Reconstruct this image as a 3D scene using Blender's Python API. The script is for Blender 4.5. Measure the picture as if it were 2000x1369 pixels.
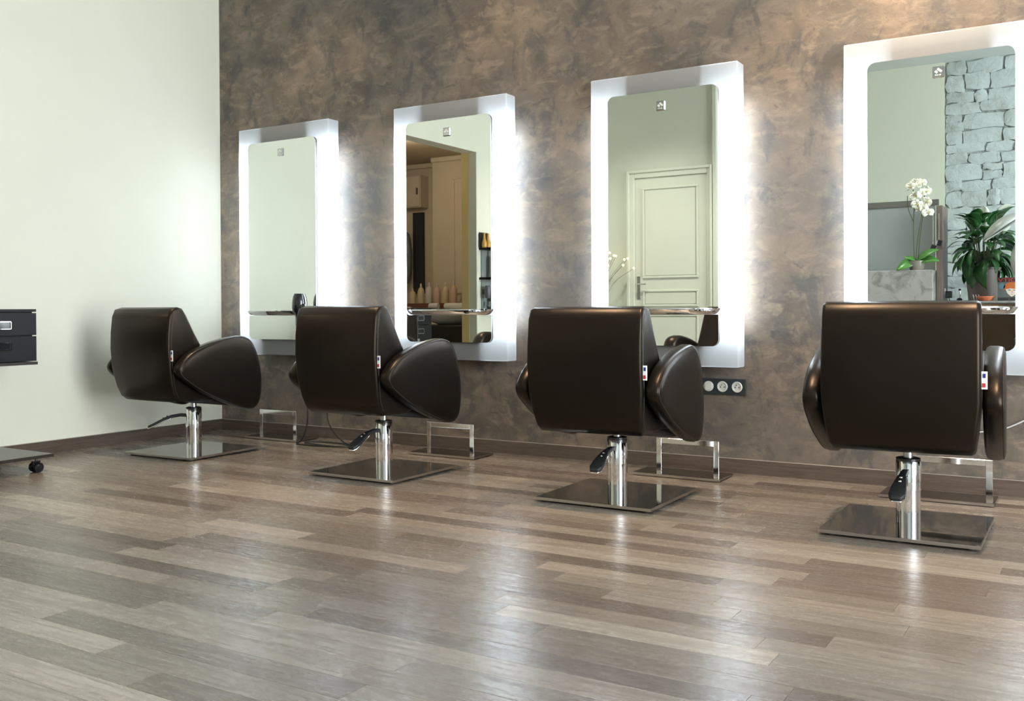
import bpy, bmesh, math, random
from mathutils import Vector, Matrix
import numpy as np

for o in list(bpy.data.objects): bpy.data.objects.remove(o)
SC = bpy.context.scene
COL = SC.collection
R = random.Random(7)

# ------------------------------------------------------------------ camera
H = 0.82
CAM = np.array([5.2276, -4.6954, H]); FPX = 1894.71; YAW, PIT, ROLL, PP = .5479, -.0084, -.0053, -64.52
FW = np.array([-math.sin(YAW)*math.cos(PIT), math.cos(YAW)*math.cos(PIT), math.sin(PIT)])
RT0 = np.array([math.cos(YAW), math.sin(YAW), 0.0]); UP0 = np.cross(RT0, FW)
RT = RT0*math.cos(ROLL)+UP0*math.sin(ROLL); UP = -RT0*math.sin(ROLL)+UP0*math.cos(ROLL)
cd = bpy.data.cameras.new('camera'); cam = bpy.data.objects.new('camera', cd); COL.objects.link(cam)
M = Matrix.Identity(4)
for i in range(3):
    M[i][0], M[i][1], M[i][2], M[i][3] = RT[i], UP[i], -FW[i], CAM[i]
cam.matrix_world = M
cd.sensor_fit = 'HORIZONTAL'; cd.sensor_width = 36.0; cd.lens = FPX/2000*36; cd.shift_y = PP/2000; cd.clip_start = .02
SC.camera = cam
def project(x, y, z):
    d = np.array([x, y, z])-CAM; w = d@FW
    return (1000+FPX*(d@RT)/w, 684.5+PP-FPX*(d@UP)/w, w)

# ------------------------------------------------------------------ light
def lin(c):
    return tuple((v/12.92 if v <= .04045 else ((v+.055)/1.055)**2.4) for v in c)
def rgb(r, g, b): return lin((r/255, g/255, b/255))
W = bpy.data.worlds.new('world'); SC.world = W; W.use_nodes = True
W.node_tree.nodes['Background'].inputs[0].default_value = (.75, .88, 1, 1)
W.node_tree.nodes['Background'].inputs[1].default_value = 1.0
SC.view_settings.view_transform = 'Standard'; SC.view_settings.look = 'None'
SC.view_settings.gamma = 1; SC.view_settings.use_curve_mapping = False
SC.view_settings.exposure = 0.0
SC.cycles.max_bounces = 10; SC.cycles.diffuse_bounces = 5; SC.cycles.glossy_bounces = 6
SC.cycles.transmission_bounces = 6; SC.cycles.sample_clamp_indirect = 12
SC.cycles.use_denoising = True
def area(name, loc, direction, sx, sy, power, color):
    l = bpy.data.lights.new(name, 'AREA'); l.shape = 'RECTANGLE'; l.size = sx; l.size_y = sy; l.energy = power; l.color = color
    o = bpy.data.objects.new(name, l); COL.objects.link(o); o.location = loc
    o.rotation_euler = Vector(direction).to_track_quat('-Z', 'Z').to_euler(); return o
def spot(name, loc, target, power, color, angle, blend=.6, rad=.03):
    l = bpy.data.lights.new(name, 'SPOT'); l.energy = power; l.color = color; l.spot_size = math.radians(angle); l.spot_blend = blend
    l.shadow_soft_size = rad
    o = bpy.data.objects.new(name, l); COL.objects.link(o); o.location = loc
    o.rotation_euler = (Vector(target)-Vector(loc)).to_track_quat('-Z', 'Y').to_euler(); return o
DAY = (.90, .97, 1.0); WARM = (1.0, .76, .52)
area('window_daylight', (8.40, -3.1, 1.55), (-1, 0, -.05), 4.4, 2.4, 620, DAY)      # daylight through the shop window
for x in (1.45, 2.75, 4.05, 5.35):                                                   # halogen downlights over the chairs
    spot('halogen', (x, -1.30, 3.2), (x, -1.25, 0), 300, WARM, 58, .9)
for x, p in ((.9, 20), (2.3, 42), (3.4, 42), (4.45, 260), (5.7, 60)):                # halogens washing the painted wall
    spot('wall_washer', (x, -.75, 3.2), (x, -.12, 2.05), p, WARM, 70, 1.0)
for x, y in ((1.2, -4.1), (3.0, -4.3), (6.4, -4.0)):                                # added fill spots that brighten the far side of the salon
    spot('far_side_fill', (x, y, 3.22), (x, y-.25, 0), 210, (1, .97, .90), 120, 1.0, .08)
def point(name, loc, power, color, rad=.1):
    l = bpy.data.lights.new(name, 'POINT'); l.energy = power; l.color = color; l.shadow_soft_size = rad
    o = bpy.data.objects.new(name, l); COL.objects.link(o); o.location = loc; return o
point('side_room_lamp', (-1.0, -3.3, 2.35), 25, (1, .82, .62))
TUBE_POWER = 150.0

# ------------------------------------------------------------------ materials
def mat(name, color=(.8, .8, .8), rough=.5, metal=0.0, spec=.5, **kw):
    m = bpy.data.materials.new(name); m.use_nodes = True
    b = m.node_tree.nodes['Principled BSDF']
    b.inputs['Base Color'].default_value = (*color, 1); b.inputs['Roughness'].default_value = rough
    b.inputs['Metallic'].default_value = metal; b.inputs['Specular IOR Level'].default_value = spec
    for k, v in kw.items():
        b.inputs[k.replace('_', ' ')].default_value = v
    return m
class NT:
    def __init__(s, m): s.t = m.node_tree; s.n = s.t.nodes; s.b = s.n['Principled BSDF']
    def new(s, k, **kw):
        n = s.n.new(k)
        for a, v in kw.items(): setattr(n, a, v)
        return n
    def link(s, a, b): s.t.links.new(a, b)
    def coords(s, scale=(1, 1, 1), kind='Object', rot=(0, 0, 0)):
        c = s.new('ShaderNodeTexCoord'); mp = s.new('ShaderNodeMapping')
        mp.inputs['Scale'].default_value = scale; mp.inputs['Rotation'].default_value = rot
        s.link(c.outputs[kind], mp.inputs['Vector']); return mp.outputs['Vector']
    def noise(s, v, scale, detail=6, rough=.6, dist=0.0):
        n = s.new('ShaderNodeTexNoise'); n.inputs['Scale'].default_value = scale; n.inputs['Detail'].default_value = detail
        n.inputs['Roughness'].default_value = rough; n.inputs['Distortion'].default_value = dist
        s.link(v, n.inputs['Vector']); return n.outputs['Fac']
    def ramp(s, f, stops):
        r = s.new('ShaderNodeValToRGB'); e = r.color_ramp.elements
        while len(e) < len(stops): e.new(.5)
        for i, (p, c) in enumerate(stops):
            e[i].position = p; e[i].color = (*c, 1) if len(c) == 3 else c
        s.link(f, r.inputs['Fac']); return r.outputs['Color']
    def mix(s, f, a, b, kind='MIX'):
        m = s.new('ShaderNodeMix', data_type='RGBA', blend_type=kind)
        for sock, v in ((m.inputs[0], f), (m.inputs[6], a), (m.inputs[7], b)):
            if hasattr(v, 'node'): s.link(v, sock)
            elif isinstance(v, (int, float)): sock.default_value = v
            else: sock.default_value = (*v, 1)
        return m.outputs[2]
    def bump(s, h, strength, dist=.01):
        b = s.new('ShaderNodeBump'); b.inputs['Strength'].default_value = strength; b.inputs['Distance'].default_value = dist
        s.link(h, b.inputs['Height']); s.link(b.outputs['Normal'], s.b.inputs['Normal'])
    def col(s, c): s.link(c, s.b.inputs['Base Color'])
    def rgh(s, c): s.link(c, s.b.inputs['Roughness'])

def stucco():
    m = mat('patinated_stucco', rough=.55, metal=.0); t = NT(m)
    v = t.coords()
    a = t.noise(v, 3.0, 12, .66, .4); b = t.noise(t.coords((1.25, 1, .8), rot=(0, .6, 0)), 5.0, 14, .70, .55)
    b2 = t.noise(t.coords((.8, 1, 1.3), rot=(0, -.5, 0)), 11.0, 12, .70, .8)
    c = t.noise(t.coords((1, 1, 1), rot=(0, .7, 0)), 1.2, 5, .6, .4)
    base = t.ramp(a, [(.36, (.108, .088, .073)), (.50, (.166, .131, .103)), (.64, (.232, .178, .135))])
    st = t.noise(t.coords((2.2, 1, 4.5), rot=(0, -.7, 0)), 3.2, 12, .70, .7)
    cop = t.ramp(st, [(.50, (0, 0, 0)), (.62, (.60, .60, .60))])
    col = t.mix(cop, base, (.305, .235, .180))
    cool = t.ramp(c, [(.46, (0, 0, 0)), (.62, (.42, .42, .42))])
    col = t.mix(cool, col, (.135, .128, .120))
    dark = t.ramp(b, [(.40, (.62, .62, .62)), (.455, (.18, .18, .18)), (.50, (0, 0, 0))])
    col = t.mix(dark, col, (.072, .072, .073))
    d2 = t.ramp(b2, [(.34, (.6, .6, .6)), (.42, (0, 0, 0))])
    col = t.mix(d2, col, (.062, .060, .060))
    t.col(col)
    t.b.inputs['Metallic'].default_value = .25
    t.rgh(t.ramp(a, [(.3, (.62, .62, .62)), (.7, (.40, .40, .40))]))
    t.bump(t.noise(v, 9, 8, .65, 1.5), .25, .01)
    return m
def paint(name, c, bump=.05):
    m = mat(name, c, .6, spec=.3); t = NT(m); v = t.coords()
    t.col(t.ramp(t.noise(v, 1.5, 4), [(.3, tuple(x*.96 for x in c)), (.7, c)]))
    t.bump(t.noise(v, 220, 3), bump, .002); return m
def plank_mat():
    m = mat('laminate_plank', rough=.32, spec=.65); t = NT(m)
    oi = t.new('ShaderNodeObjectInfo')
    tc = t.new('ShaderNodeTexCoord'); ad = t.new('ShaderNodeVectorMath', operation='ADD'); sc = t.new('ShaderNodeVectorMath', operation='MULTIPLY')
    mul = t.new('ShaderNodeVectorMath', operation='SCALE'); cmb = t.new('ShaderNodeCombineXYZ')
    for i in range(3): t.link(oi.outputs['Random'], cmb.inputs[i])
    t.link(cmb.outputs[0], mul.inputs[0]); mul.inputs['Scale'].default_value = 37.0
    t.link(tc.outputs['Object'], ad.inputs[0]); t.link(mul.outputs[0], ad.inputs[1])
    t.link(ad.outputs[0], sc.inputs[0]); sc.inputs[1].default_value = (2.2, 26, 10)
    g = t.noise(sc.outputs[0], 2.2, 8, .65, .6)
    sc2 = t.new('ShaderNodeVectorMath', operation='MULTIPLY'); t.link(ad.outputs[0], sc2.inputs[0]); sc2.inputs[1].default_value = (1.2, 7, 4)
    k = t.noise(sc2.outputs[0], 2.0, 6, .6, 2.2)
    tone = t.mix(t.ramp(g, [(.35, (.42, .42, .42)), (.62, (0, 0, 0))]), oi.outputs['Color'], (.05, .041, .035))
    knot = t.ramp(k, [(.28, (.55, .55, .55)), (.36, (0, 0, 0))])
    t.col(t.mix(knot, tone, (.075, .06, .05)))
    t.rgh(t.ramp(g, [(.3, (.33, .33, .33)), (.7, (.22, .22, .22))]))
    sc3 = t.new('ShaderNodeVectorMath', operation='MULTIPLY'); t.link(ad.outputs[0], sc3.inputs[0]); sc3.inputs[1].default_value = (5, 130, 10)
    t.bump(t.noise(sc3.outputs[0], 1.6, 4, .6, .4), .22, .0016)
    return m
def grain_mat(name, c1, c2, scale=(3, 3, 40), rough=.45):
    m = mat(name, c1, rough, spec=.18 if 'anthracite' in name else .5); t = NT(m); v = t.coords(scale)
    t.col(t.ramp(t.noise(v, 2.0, 7, .65, .8), [(.3, c1), (.7, c2)])); return m
def leather():
    m = mat('bronze_brown_leather', (.0075, .0058, .0048), .30, .02, .20); t = NT(m)
    v = t.coords(); t.bump(t.noise(v, 420, 3, .6), .08, .002)
    t.b.inputs['Specular Tint'].default_value = (1, .74, .54, 1)
    return m
def acrylic():
    m = bpy.data.materials.new('opal_acrylic'); m.use_nodes = True; nt = m.node_tree
    for n in list(nt.nodes): nt.nodes.remove(n)
    o = nt.nodes.new('ShaderNodeOutputMaterial'); mx = nt.nodes.new('ShaderNodeMixShader'); mg = nt.nodes.new('ShaderNodeMixShader')
    d = nt.nodes.new('ShaderNodeBsdfDiffuse'); tr = nt.nodes.new('ShaderNodeBsdfTranslucent'); g = nt.nodes.new('ShaderNodeBsdfGlossy')
    d.inputs[0].default_value = (.38, .37, .36, 1); tr.inputs[0].default_value = (.86, .92, .97, 1); g.inputs['Roughness'].default_value = .18
    mx.inputs[0].default_value = .5; nt.links.new(d.outputs[0], mx.inputs[1]); nt.links.new(tr.outputs[0], mx.inputs[2])
    mg.inputs[0].default_value = .04; nt.links.new(mx.outputs[0], mg.inputs[1]); nt.links.new(g.outputs[0], mg.inputs[2])
    nt.links.new(mg.outputs[0], o.inputs[0]); return m
def emit(name, c, s):
    m = bpy.data.materials.new(name); m.use_nodes = True; nt = m.node_tree
    for n in list(nt.nodes): nt.nodes.remove(n)
    o = nt.nodes.new('ShaderNodeOutputMaterial'); e = nt.nodes.new('ShaderNodeEmission')
    e.inputs[0].default_value = (*c, 1); e.inputs[1].default_value = s; nt.links.new(e.outputs[0], o.inputs[0]); return m
def plaster(name, c1, c2, scale=6):
    m = mat(name, c1, .55); t = NT(m); v = t.coords()
    t.col(t.ramp(t.noise(v, scale, 9, .65, 2.2), [(.36, c2), (.50, c1), (.7, tuple(min(1, x*1.12) for x in c1))])); return m
def leafmat(name, c1, c2):
    m = mat(name, c1, .35, spec=.5); t = NT(m); v = t.coords((3, 14, 3))
    t.col(t.ramp(t.noise(v, 3, 4), [(.3, c1), (.7, c2)])); return m
def rough_stone():
    m = mat('white_painted_stone', (.46, .52, .52), .6, spec=.3); t = NT(m); v = t.coords()
    t.col(t.ramp(t.noise(v, 6, 5), [(.28, (.36, .39, .37)), (.5, (.46, .52, .52)), (.7, (.50, .565, .57))]))
    t.bump(t.noise(v, 14, 8, .65, .6), .7, .02); return m
MT = dict(
    stucco=stucco(), cream=paint('cream_wall_paint', (.79, .785, .67)), grey_cream=paint('grey_green_wall_paint', (.60, .62, .52)),
    ceil=paint('ceiling_paint', (.62, .66, .66)), plank=plank_mat(), under=mat('underlay', (.08, .066, .056), .8),
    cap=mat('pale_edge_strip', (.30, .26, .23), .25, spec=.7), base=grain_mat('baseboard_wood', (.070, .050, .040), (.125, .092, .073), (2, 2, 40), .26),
    leather=leather(), leather_dark=mat('black_underframe', (.012, .011, .011), .55),
    chrome=mat('chrome', (.78, .78, .78), .07, 1.0), plate=mat('dark_polished_steel', (.40, .385, .365), .045, 1.0),
    edge=mat('brushed_steel_edge', (.55, .50, .45), .28, 1.0), rod=mat('satin_steel', (.55, .55, .55), .3, 1.0),
    black=mat('black_plastic', (.010, .010, .011), .35), gloss_black=mat('glossy_black_plastic', (.008, .009, .011), .10, spec=.7),
    rubber=mat('black_rubber', (.012, .012, .013), .6), white=mat('white_fabric', (.80, .80, .80), .7),
    blue=mat('blue_fabric', (.012, .022, .16), .7), red=mat('red_fabric', (.42, .018, .022), .7),
    acrylic=acrylic(), mirror=mat('silvered_mirror', (.86, .89, .85), .0, 1.0), tube=emit('fluorescent_light', (.86, .94, 1.0), TUBE_POWER),
    tray=mat('grey_tray', (.10, .10, .10), .7), mback=mat('mirror_backing', (.10, .10, .10), .7), etch=mat('etched_steel', (.80, .77, .72), .45, .3),
    steel=mat('emblem_steel', (.52, .53, .52), .16, 1.0), anth=grain_mat('anthracite_laminate', (.008, .0085, .0095), (.011, .0115, .013), (20, 3, 20), .45),
    anth_lite=grain_mat('dark_wood_laminate', (.020, .016, .014), (.030, .024, .021), (3, 20, 20), .30),
    socket=mat('beige_socket_plastic', (.62, .60, .54), .4), outlet=mat('graphite_plate', (.10, .115, .125), .25, .7), hole=mat('dark_hole', (.004, .004, .004), .8),
    door=paint('door_paint', (.64, .65, .55), .02), doorm=mat('satin_nickel', (.60, .62, .62), .25, 1.0),
    warmwall=paint('warm_wall_paint', (.56, .49, .38)), warmceil=paint('warm_ceiling_paint', (.42, .34, .25)), jamb=paint('warm_lit_jamb', (.60, .48, .20)),
    stone=rough_stone(), mortar=plaster('white_painted_mortar', (.37, .41, .40), (.17, .17, .16), 9),
    counter=plaster('grey_marbled_plaster', (.30, .295, .29), (.17, .165, .16), 5), panel=mat('blue_grey_panel', (.25, .285, .285), .35),
    wood=grain_mat('taupe_wood', (.17, .135, .12), (.26, .21, .185), (30, 30, 2)), rail=mat('dark_rail', (.10, .10, .09), .5),
    whitegloss=mat('white_laminate', (.78, .80, .76), .3), pot=mat('taupe_planter', (.13, .105, .10), .55), soil=mat('soil', (.02, .015, .01), .9),
    leaf=leafmat('dark_green_leaf', (.012, .060, .016), (.028, .115, .028)), leaf2=leafmat('fresh_green_leaf', (.035, .15, .020), (.08, .24, .04)),
    stem=mat('green_stem', (.05, .075, .03), .5), spathe=mat('white_spathe', (.72, .76, .68), .5), petal=mat('white_petal', (.84, .85, .76), .5),
    petal_c=mat('yellow_flower_center', (.55, .48, .12), .5), cer=mat('glazed_grey_pot', (.25, .24, .20), .25), terra=mat('terracotta', (.52, .15, .07), .6),
    lampshell=mat('pale_grey_shell', (.40, .43, .40), .35), grid=mat('dark_grille', (.10, .11, .12), .4, .5), twig=mat('thin_twig', (.20, .17, .13), .6),
    bulb=emit('warm_bulb', (1, .72, .34), 5.0), towel=mat('white_towel', (.60, .60, .58), .9), vase=mat('grey_vase', (.4, .4, .38), .4),
    cable=mat('black_cable', (.01, .01, .01), .5), wcable=mat('white_cable', (.6, .6, .6), .5), redwood=mat('red_brown_edge', (.15, .045, .025), .45),
    gold=mat('golden_liquid', (.55, .30, .06), .25), cardb=mat('black_card', (.015, .015, .02), .5), pink=mat('pink_bottle', (.55, .38, .30), .35),
    creamb=mat('cream_bottle', (.55, .46, .32), .35), clearb=mat('frosted_bottle', (.55, .52, .52), .3), greenb=mat('dark_green_bottle', (.02, .07, .045), .3),
    greyp=mat('grey_plastic', (.10, .11, .12), .4), magred=mat('red_print', (.62, .04, .03), .4), maghair=mat('orange_print', (.50, .13, .03), .4),
    magshade=mat('rose_print', (.46, .30, .27), .4), magskin=mat('pale_print', (.68, .58, .52), .4), magbg=mat('grey_green_print', (.10, .12, .12), .4), magdark=mat('dark_print', (.03, .03, .035), .4),
    magblue=mat('blue_print', (.10, .20, .28), .4), paper=mat('white_paper', (.75, .75, .72), .6), glass=mat('window_glass', (1, 1, 1), .0, Transmission_Weight=1.0),
    pvc=mat('white_window_frame', (.75, .76, .76), .4), seam=mat('seam_thread', (.016, .013, .011), .5, .1),
)

# ------------------------------------------------------------------ mesh helpers
class MB:
    def __init__(s): s.bm = bmesh.new()
    def box(s, c, d, rot=None, taper=None):
        r = bmesh.ops.create_cube(s.bm, size=1.0)
        for v in r['verts']:
            v.co = Vector((v.co.x*d[0], v.co.y*d[1], v.co.z*d[2]))
            if taper and v.co.z < 0: v.co.x *= taper; v.co.y *= taper
            if rot: v.co = rot @ v.co
            v.co += Vector(c)
        return s
    def bb(s, x0, x1, y0, y1, z0, z1): return s.box(((x0+x1)/2, (y0+y1)/2, (z0+z1)/2), (abs(x1-x0), abs(y1-y0), abs(z1-z0)))
    def cyl(s, a, b, r0, r1=None, n=20, caps=True):
        a, b = Vector(a), Vector(b); r1 = r0 if r1 is None else r1
        q = (b-a).to_track_quat('Z', 'Y'); rings = []
        for p, r in ((a, r0), (b, r1)):
            rings.append([s.bm.verts.new(p+q @ Vector((r*math.cos(2*math.pi*i/n), r*math.sin(2*math.pi*i/n), 0))) for i in range(n)])
        for i in range(n):
            s.bm.faces.new((rings[0][i], rings[0][(i+1) % n], rings[1][(i+1) % n], rings[1][i]))
        if caps: s.bm.faces.new(rings[0][::-1]); s.bm.faces.new(rings[1])
        return s
    def lathe(s, prof, c=(0, 0, 0), n=24, q=None, sx=1, sy=1):
        c = Vector(c); rings = []
        for r, z in prof:
            ring = []
            for i in range(n):
                p = Vector((r*sx*math.cos(2*math.pi*i/n), r*sy*math.sin(2*math.pi*i/n), z))
                ring.append(s.bm.verts.new(c+(q @ p if q else p)))
            rings.append(ring)
        for a, b in zip(rings, rings[1:]):
            for i in range(n): s.bm.faces.new((a[i], a[(i+1) % n], b[(i+1) % n], b[i]))
        s.bm.faces.new(rings[0][::-1]); s.bm.faces.new(rings[-1]); return s
    def tube(s, pts, r, n=8, closed=False):
        P = [Vector(p) for p in pts]; rings = []; N = len(P)
        rr = r if isinstance(r, (list, tuple)) else [r]*N
        nrm = None
        for i in range(N):
            t = (P[(i+1) % N]-P[i-1]) if closed or 0 < i < N-1 else (P[1]-P[0] if i == 0 else P[-1]-P[-2])
            t.normalize()
            if nrm is None:
                nrm = t.orthogonal().normalized()
            else:
                nrm = (nrm-t*nrm.dot(t)); nrm = nrm.normalized() if nrm.length > 1e-6 else t.orthogonal().normalized()
            bn = t.cross(nrm)
            rings.append([s.bm.verts.new(P[i]+(nrm*math.cos(2*math.pi*k/n)+bn*math.sin(2*math.pi*k/n))*rr[i]) for k in range(n)])
        for i in range(N if closed else N-1):
            a, b = rings[i], rings[(i+1) % N]
            for k in range(n): s.bm.faces.new((a[k], a[(k+1) % n], b[(k+1) % n], b[k]))
        if not closed: s.bm.faces.new(rings[0][::-1]); s.bm.faces.new(rings[-1])
        return s
    def prism(s, poly, axis, a, b):                 # polygon in the plane across the axis, swept from a to b
        def pt(u, v, w): return {'x': (w, u, v), 'y': (u, w, v), 'z': (u, v, w)}[axis]
        A = [s.bm.verts.new(pt(u, v, a)) for u, v in poly]; B = [s.bm.verts.new(pt(u, v, b)) for u, v in poly]
        n = len(poly); s.bm.faces.new(A); s.bm.faces.new(B[::-1])
        for i in range(n): s.bm.faces.new((A[i], B[i], B[(i+1) % n], A[(i+1) % n]))
        return s
    def bevel(s, w, seg=2, ang=30):
        bmesh.ops.recalc_face_normals(s.bm, faces=s.bm.faces)
        e = [e for e in s.bm.edges if len(e.link_faces) == 2 and e.calc_face_angle(0) > math.radians(ang)]
        bmesh.ops.bevel(s.bm, geom=e, offset=w, segments=seg, profile=.5, affect='EDGES', clamp_overlap=True); return s
    def build(s, name, m, parent=None, smooth=False, loc=None):
        bmesh.ops.recalc_face_normals(s.bm, faces=s.bm.faces)
        me = bpy.data.meshes.new(name); s.bm.to_mesh(me); s.bm.free()
        me.materials.append(MT[m] if isinstance(m, str) else m)
        if smooth:
            for p in me.polygons: p.use_smooth = True
            me.set_sharp_from_angle(angle=math.radians(38 if smooth is True else smooth))
        o = bpy.data.objects.new(name, me); COL.objects.link(o)
        if parent: o.parent = parent
        if loc: o.location = loc
        return o
def tag(o, label=None, cat=None, group=None, kind=None):
    if label: o['label'] = label
    if cat: o['category'] = cat
    if group: o['group'] = group
    if kind: o['kind'] = kind
    return o
def thing(name, label, cat, loc=(0, 0, 0), rz=0.0, group=None):
    o = bpy.data.objects.new(name, None); COL.objects.link(o); o.location = loc; o.rotation_euler = (0, 0, rz)
    o.empty_display_size = .1
    return tag(o, label, cat, group)
def struct(o): o['kind'] = 'structure'; return o
def kids(o): return [c for c in bpy.data.objects if c.parent == o]
def copy_tree(o, parent=None):
    c = o.copy(); COL.objects.link(c)
    if parent is not None: c.parent = parent
    for ch in kids(o): copy_tree(ch, c)
    return c
def rrect(x0, x1, z0, z1, r, n=6):
    out = []
    for cx, cz, a0 in ((x1-r, z1-r, 0), (x0+r, z1-r, 90), (x0+r, z0+r, 180), (x1-r, z0+r, 270)):
        for i in range(n+1):
            a = math.radians(a0+90*i/n); out.append((cx+r*math.cos(a), cz+r*math.sin(a)))
    return out
def smooth_closed(pts, n=4):
    out = []; N = len(pts)
    for i in range(N):
        p0, p1, p2, p3 = (Vector(pts[(i+k-1) % N]) for k in range(4))
        for j in range(n):
            t = j/n
            out.append(tuple(.5*((2*p1)+(p2-p0)*t+(2*p0-5*p1+4*p2-p3)*t*t+(3*p1-p0-3*p2+p3)*t**3)))
    return out
def smooth_open(pts, n=6):
    P = [Vector(p) for p in pts]; P = [P[0]*2-P[1]]+P+[P[-1]*2-P[-2]]; out = []
    for i in range(1, len(P)-2):
        p0, p1, p2, p3 = P[i-1:i+3]
        for j in range(n):
            t = j/n; out.append(.5*((2*p1)+(p2-p0)*t+(2*p0-5*p1+4*p2-p3)*t*t+(3*p1-p0-3*p2+p3)*t**3))
    out.append(P[-2]); return out

# ------------------------------------------------------------------ room shell
CH = 3.25; YB = -5.234; YB2 = -6.034; XS = 1.80; XR = 8.5; OPY0, OPY1, OPZ = -3.451, -2.05, 2.355; WT = .16
struct(MB().bb(-WT, XR, 0, .15, 0, CH).build('wall_back', 'stucco'))
wl = MB()
wl.bb(-WT, 0, OPY1, 0, 0, CH); wl.bb(-WT, 0, YB, OPY0, 0, CH); wl.bb(-WT, 0, OPY0, OPY1, OPZ, CH)
struct(wl.build('wall_left', 'cream'))
struct(MB().bb(-WT, XS, YB-.12, YB, 0, CH).build('wall_front', 'grey_cream'))
struct(MB().bb(XS-.12, XS, YB2, YB-.12, 0, CH).build('wall_front', 'grey_cream'))
struct(MB().bb(XS-.12, 3.875, YB2-.12, YB2, 0, CH).build('wall_front', 'grey_cream'))
wst = struct(MB().bb(3.875, XR, YB2-.12, YB2-.035, 0, CH).build('wall_front', 'mortar'))
ceiling = struct(MB().bb(-WT, XR, YB2-.12, .15, CH, CH+.1).build('ceiling', 'ceil'))
# shop window on the right: reveals, frame, glass
wr = MB(); wr.bb(XR, XR+.2, YB2-.12, -5.4, 0, CH); wr.bb(XR, XR+.2, -.8, .15, 0, CH); wr.bb(XR, XR+.2, -5.4, -.8, 0, .3); wr.bb(XR, XR+.2, -5.4, -.8, 2.8, CH)
struct(wr.build('wall_right', 'cream'))
wf = MB()
for y in (-5.37, -3.1, -.83): wf.bb(XR+.06, XR+.12, y-.03, y+.03, .3, 2.8)
for z in (.33, 2.77): wf.bb(XR+.06, XR+.12, -5.4, -.8, z-.03, z+.03)
win = struct(wf.build('window_1', 'pvc'))
for y0, y1 in ((-5.34, -3.13), (-3.07, -.86)): MB().bb(XR+.085, XR+.095, y0, y1, .36, 2.74).build('pane', 'glass', win)
# side room behind the opening in the left wall
struct(MB().bb(-1.46, -WT, -4.85, -4.734, 0, 2.6).build('wall_side_room', 'warmwall'))
struct(MB().bb(-3.0, -1.46, -5.20, -5.05, 0, 2.65).build('wall_side_room', 'warmwall'))
struct(MB().bb(-1.52, -1.46, -5.05, -4.85, 0, 2.6).build('wall_side_room', 'warmwall'))
struct(MB().bb(-3.1, -3.0, -5.2, -1.6, 0, 2.65).build('wall_side_room', 'warmwall'))
struct(MB().bb(-3.0, -WT, -1.7, -1.6, 0, 2.65).build('wall_side_room', 'warmwall'))
struct(MB().bb(-3.1, -WT, -5.2, -1.6, 2.59, 2.7).build('ceiling_side_room', 'warmceil'))
cr = MB(); cr.bb(-1.46, -WT, -4.734, -4.69, 2.53, 2.59); cr.bb(-3.0, -1.46, -5.05, -5.0, 2.53, 2.59)
struct(cr.bevel(.015, 2).build('trim_1', 'warmwall'))
# jamb lining of the opening
struct(MB().bb(-WT-.01, -.085, OPY0-.005, OPY0+.012, 0, OPZ).build('trim_2', 'jamb'))  # warm light of the side room put into this lining's yellow
struct(MB().bb(-.085, .004, OPY0-.005, OPY0+.010, 0, OPZ+.004).build('trim_3', 'grey_cream'))
# baseboards
BZ = .0734
def bboard(name, x0, x1, y0, y1):
    b = struct(MB().bb(x0, x1, y0, y1, 0, BZ-.003).build(name, 'base'))
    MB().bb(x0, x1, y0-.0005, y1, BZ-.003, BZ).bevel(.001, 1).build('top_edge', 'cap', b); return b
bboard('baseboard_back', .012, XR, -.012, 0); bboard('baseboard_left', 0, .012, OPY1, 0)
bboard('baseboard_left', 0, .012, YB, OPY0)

# floor: sub-floor and single planks
floor = struct(MB().bb(-3.1, XR, YB2-.12, .15, -.12, -.012).build('floor', 'under'))
PW = .0925; rows = []
tones = [(144, 133, 123), (136, 125, 115), (156, 146, 135), (125, 113, 103), (151, 140, 129), (115, 103, 94), (141, 130, 119), (162, 152, 141), (131, 119, 109)]
y = -.002; planks = []
while y > -5.2:
    x = -.01-R.random()*.6
    while x < XR:
        L = R.choice((.38, .5, .62, .75, .9, 1.05, 1.2)); x1 = min(x+L, XR)
        if x1 > -.05: planks.append((max(x, 0.0), x1, y-PW, y, R.choice(tones), R.uniform(.9, 1.08)))
        x += L
    y -= PW
def seen(p):
    pts = [project(px, py, 0) for px in np.linspace(p[0], p[1], 5) for py in (p[2], p[3])]
    ins = [(u, v) for u, v, w in pts if w > .05 and -10 <= u <= 2010 and 0 <= v <= 1385]
    if not ins: return 0
    (u0, v0, _), (u1, v1, _) = project(p[0], p[3], 0), project(p[1], p[2], 0)
    return len(ins)*abs(v1-v0)+1
sc_ = sorted(((seen(p), i) for i, p in enumerate(planks)), reverse=True)
front = {i for s, i in sc_[:300] if s > 0}
g = .00035
rest = MB()
restobj = []
for i, (x0, x1, y0, y1, t, k) in enumerate(planks):
    if x1-x0 < .01: continue
    if i in front:
        o = MB().bb(-(x1-x0)/2+g, (x1-x0)/2-g, -PW/2+g, PW/2-g, -.012, 0).bevel(.0004, 1).build('plank', 'plank', floor, loc=((x0+x1)/2, (y0+y1)/2, 0))
        c = tuple(.72*q for q in lin(tuple(min(1, v/255*k) for v in t))); o.color = (*c, 1)
    else:
        rest.bb(x0+g, x1-g, y0+g, y1-g, -.012, 0)
rest.bb(-3.0, -.005, -5.2, -1.6, -.012, 0); rest.bb(XS, XR, YB2, -5.19, -.012, 0)
ro = rest.build('plank_field', 'plank', floor); ro['kind'] = 'stuff'; ro.color = (*[.72*q for q in rgb(140, 127, 115)], 1)

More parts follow.
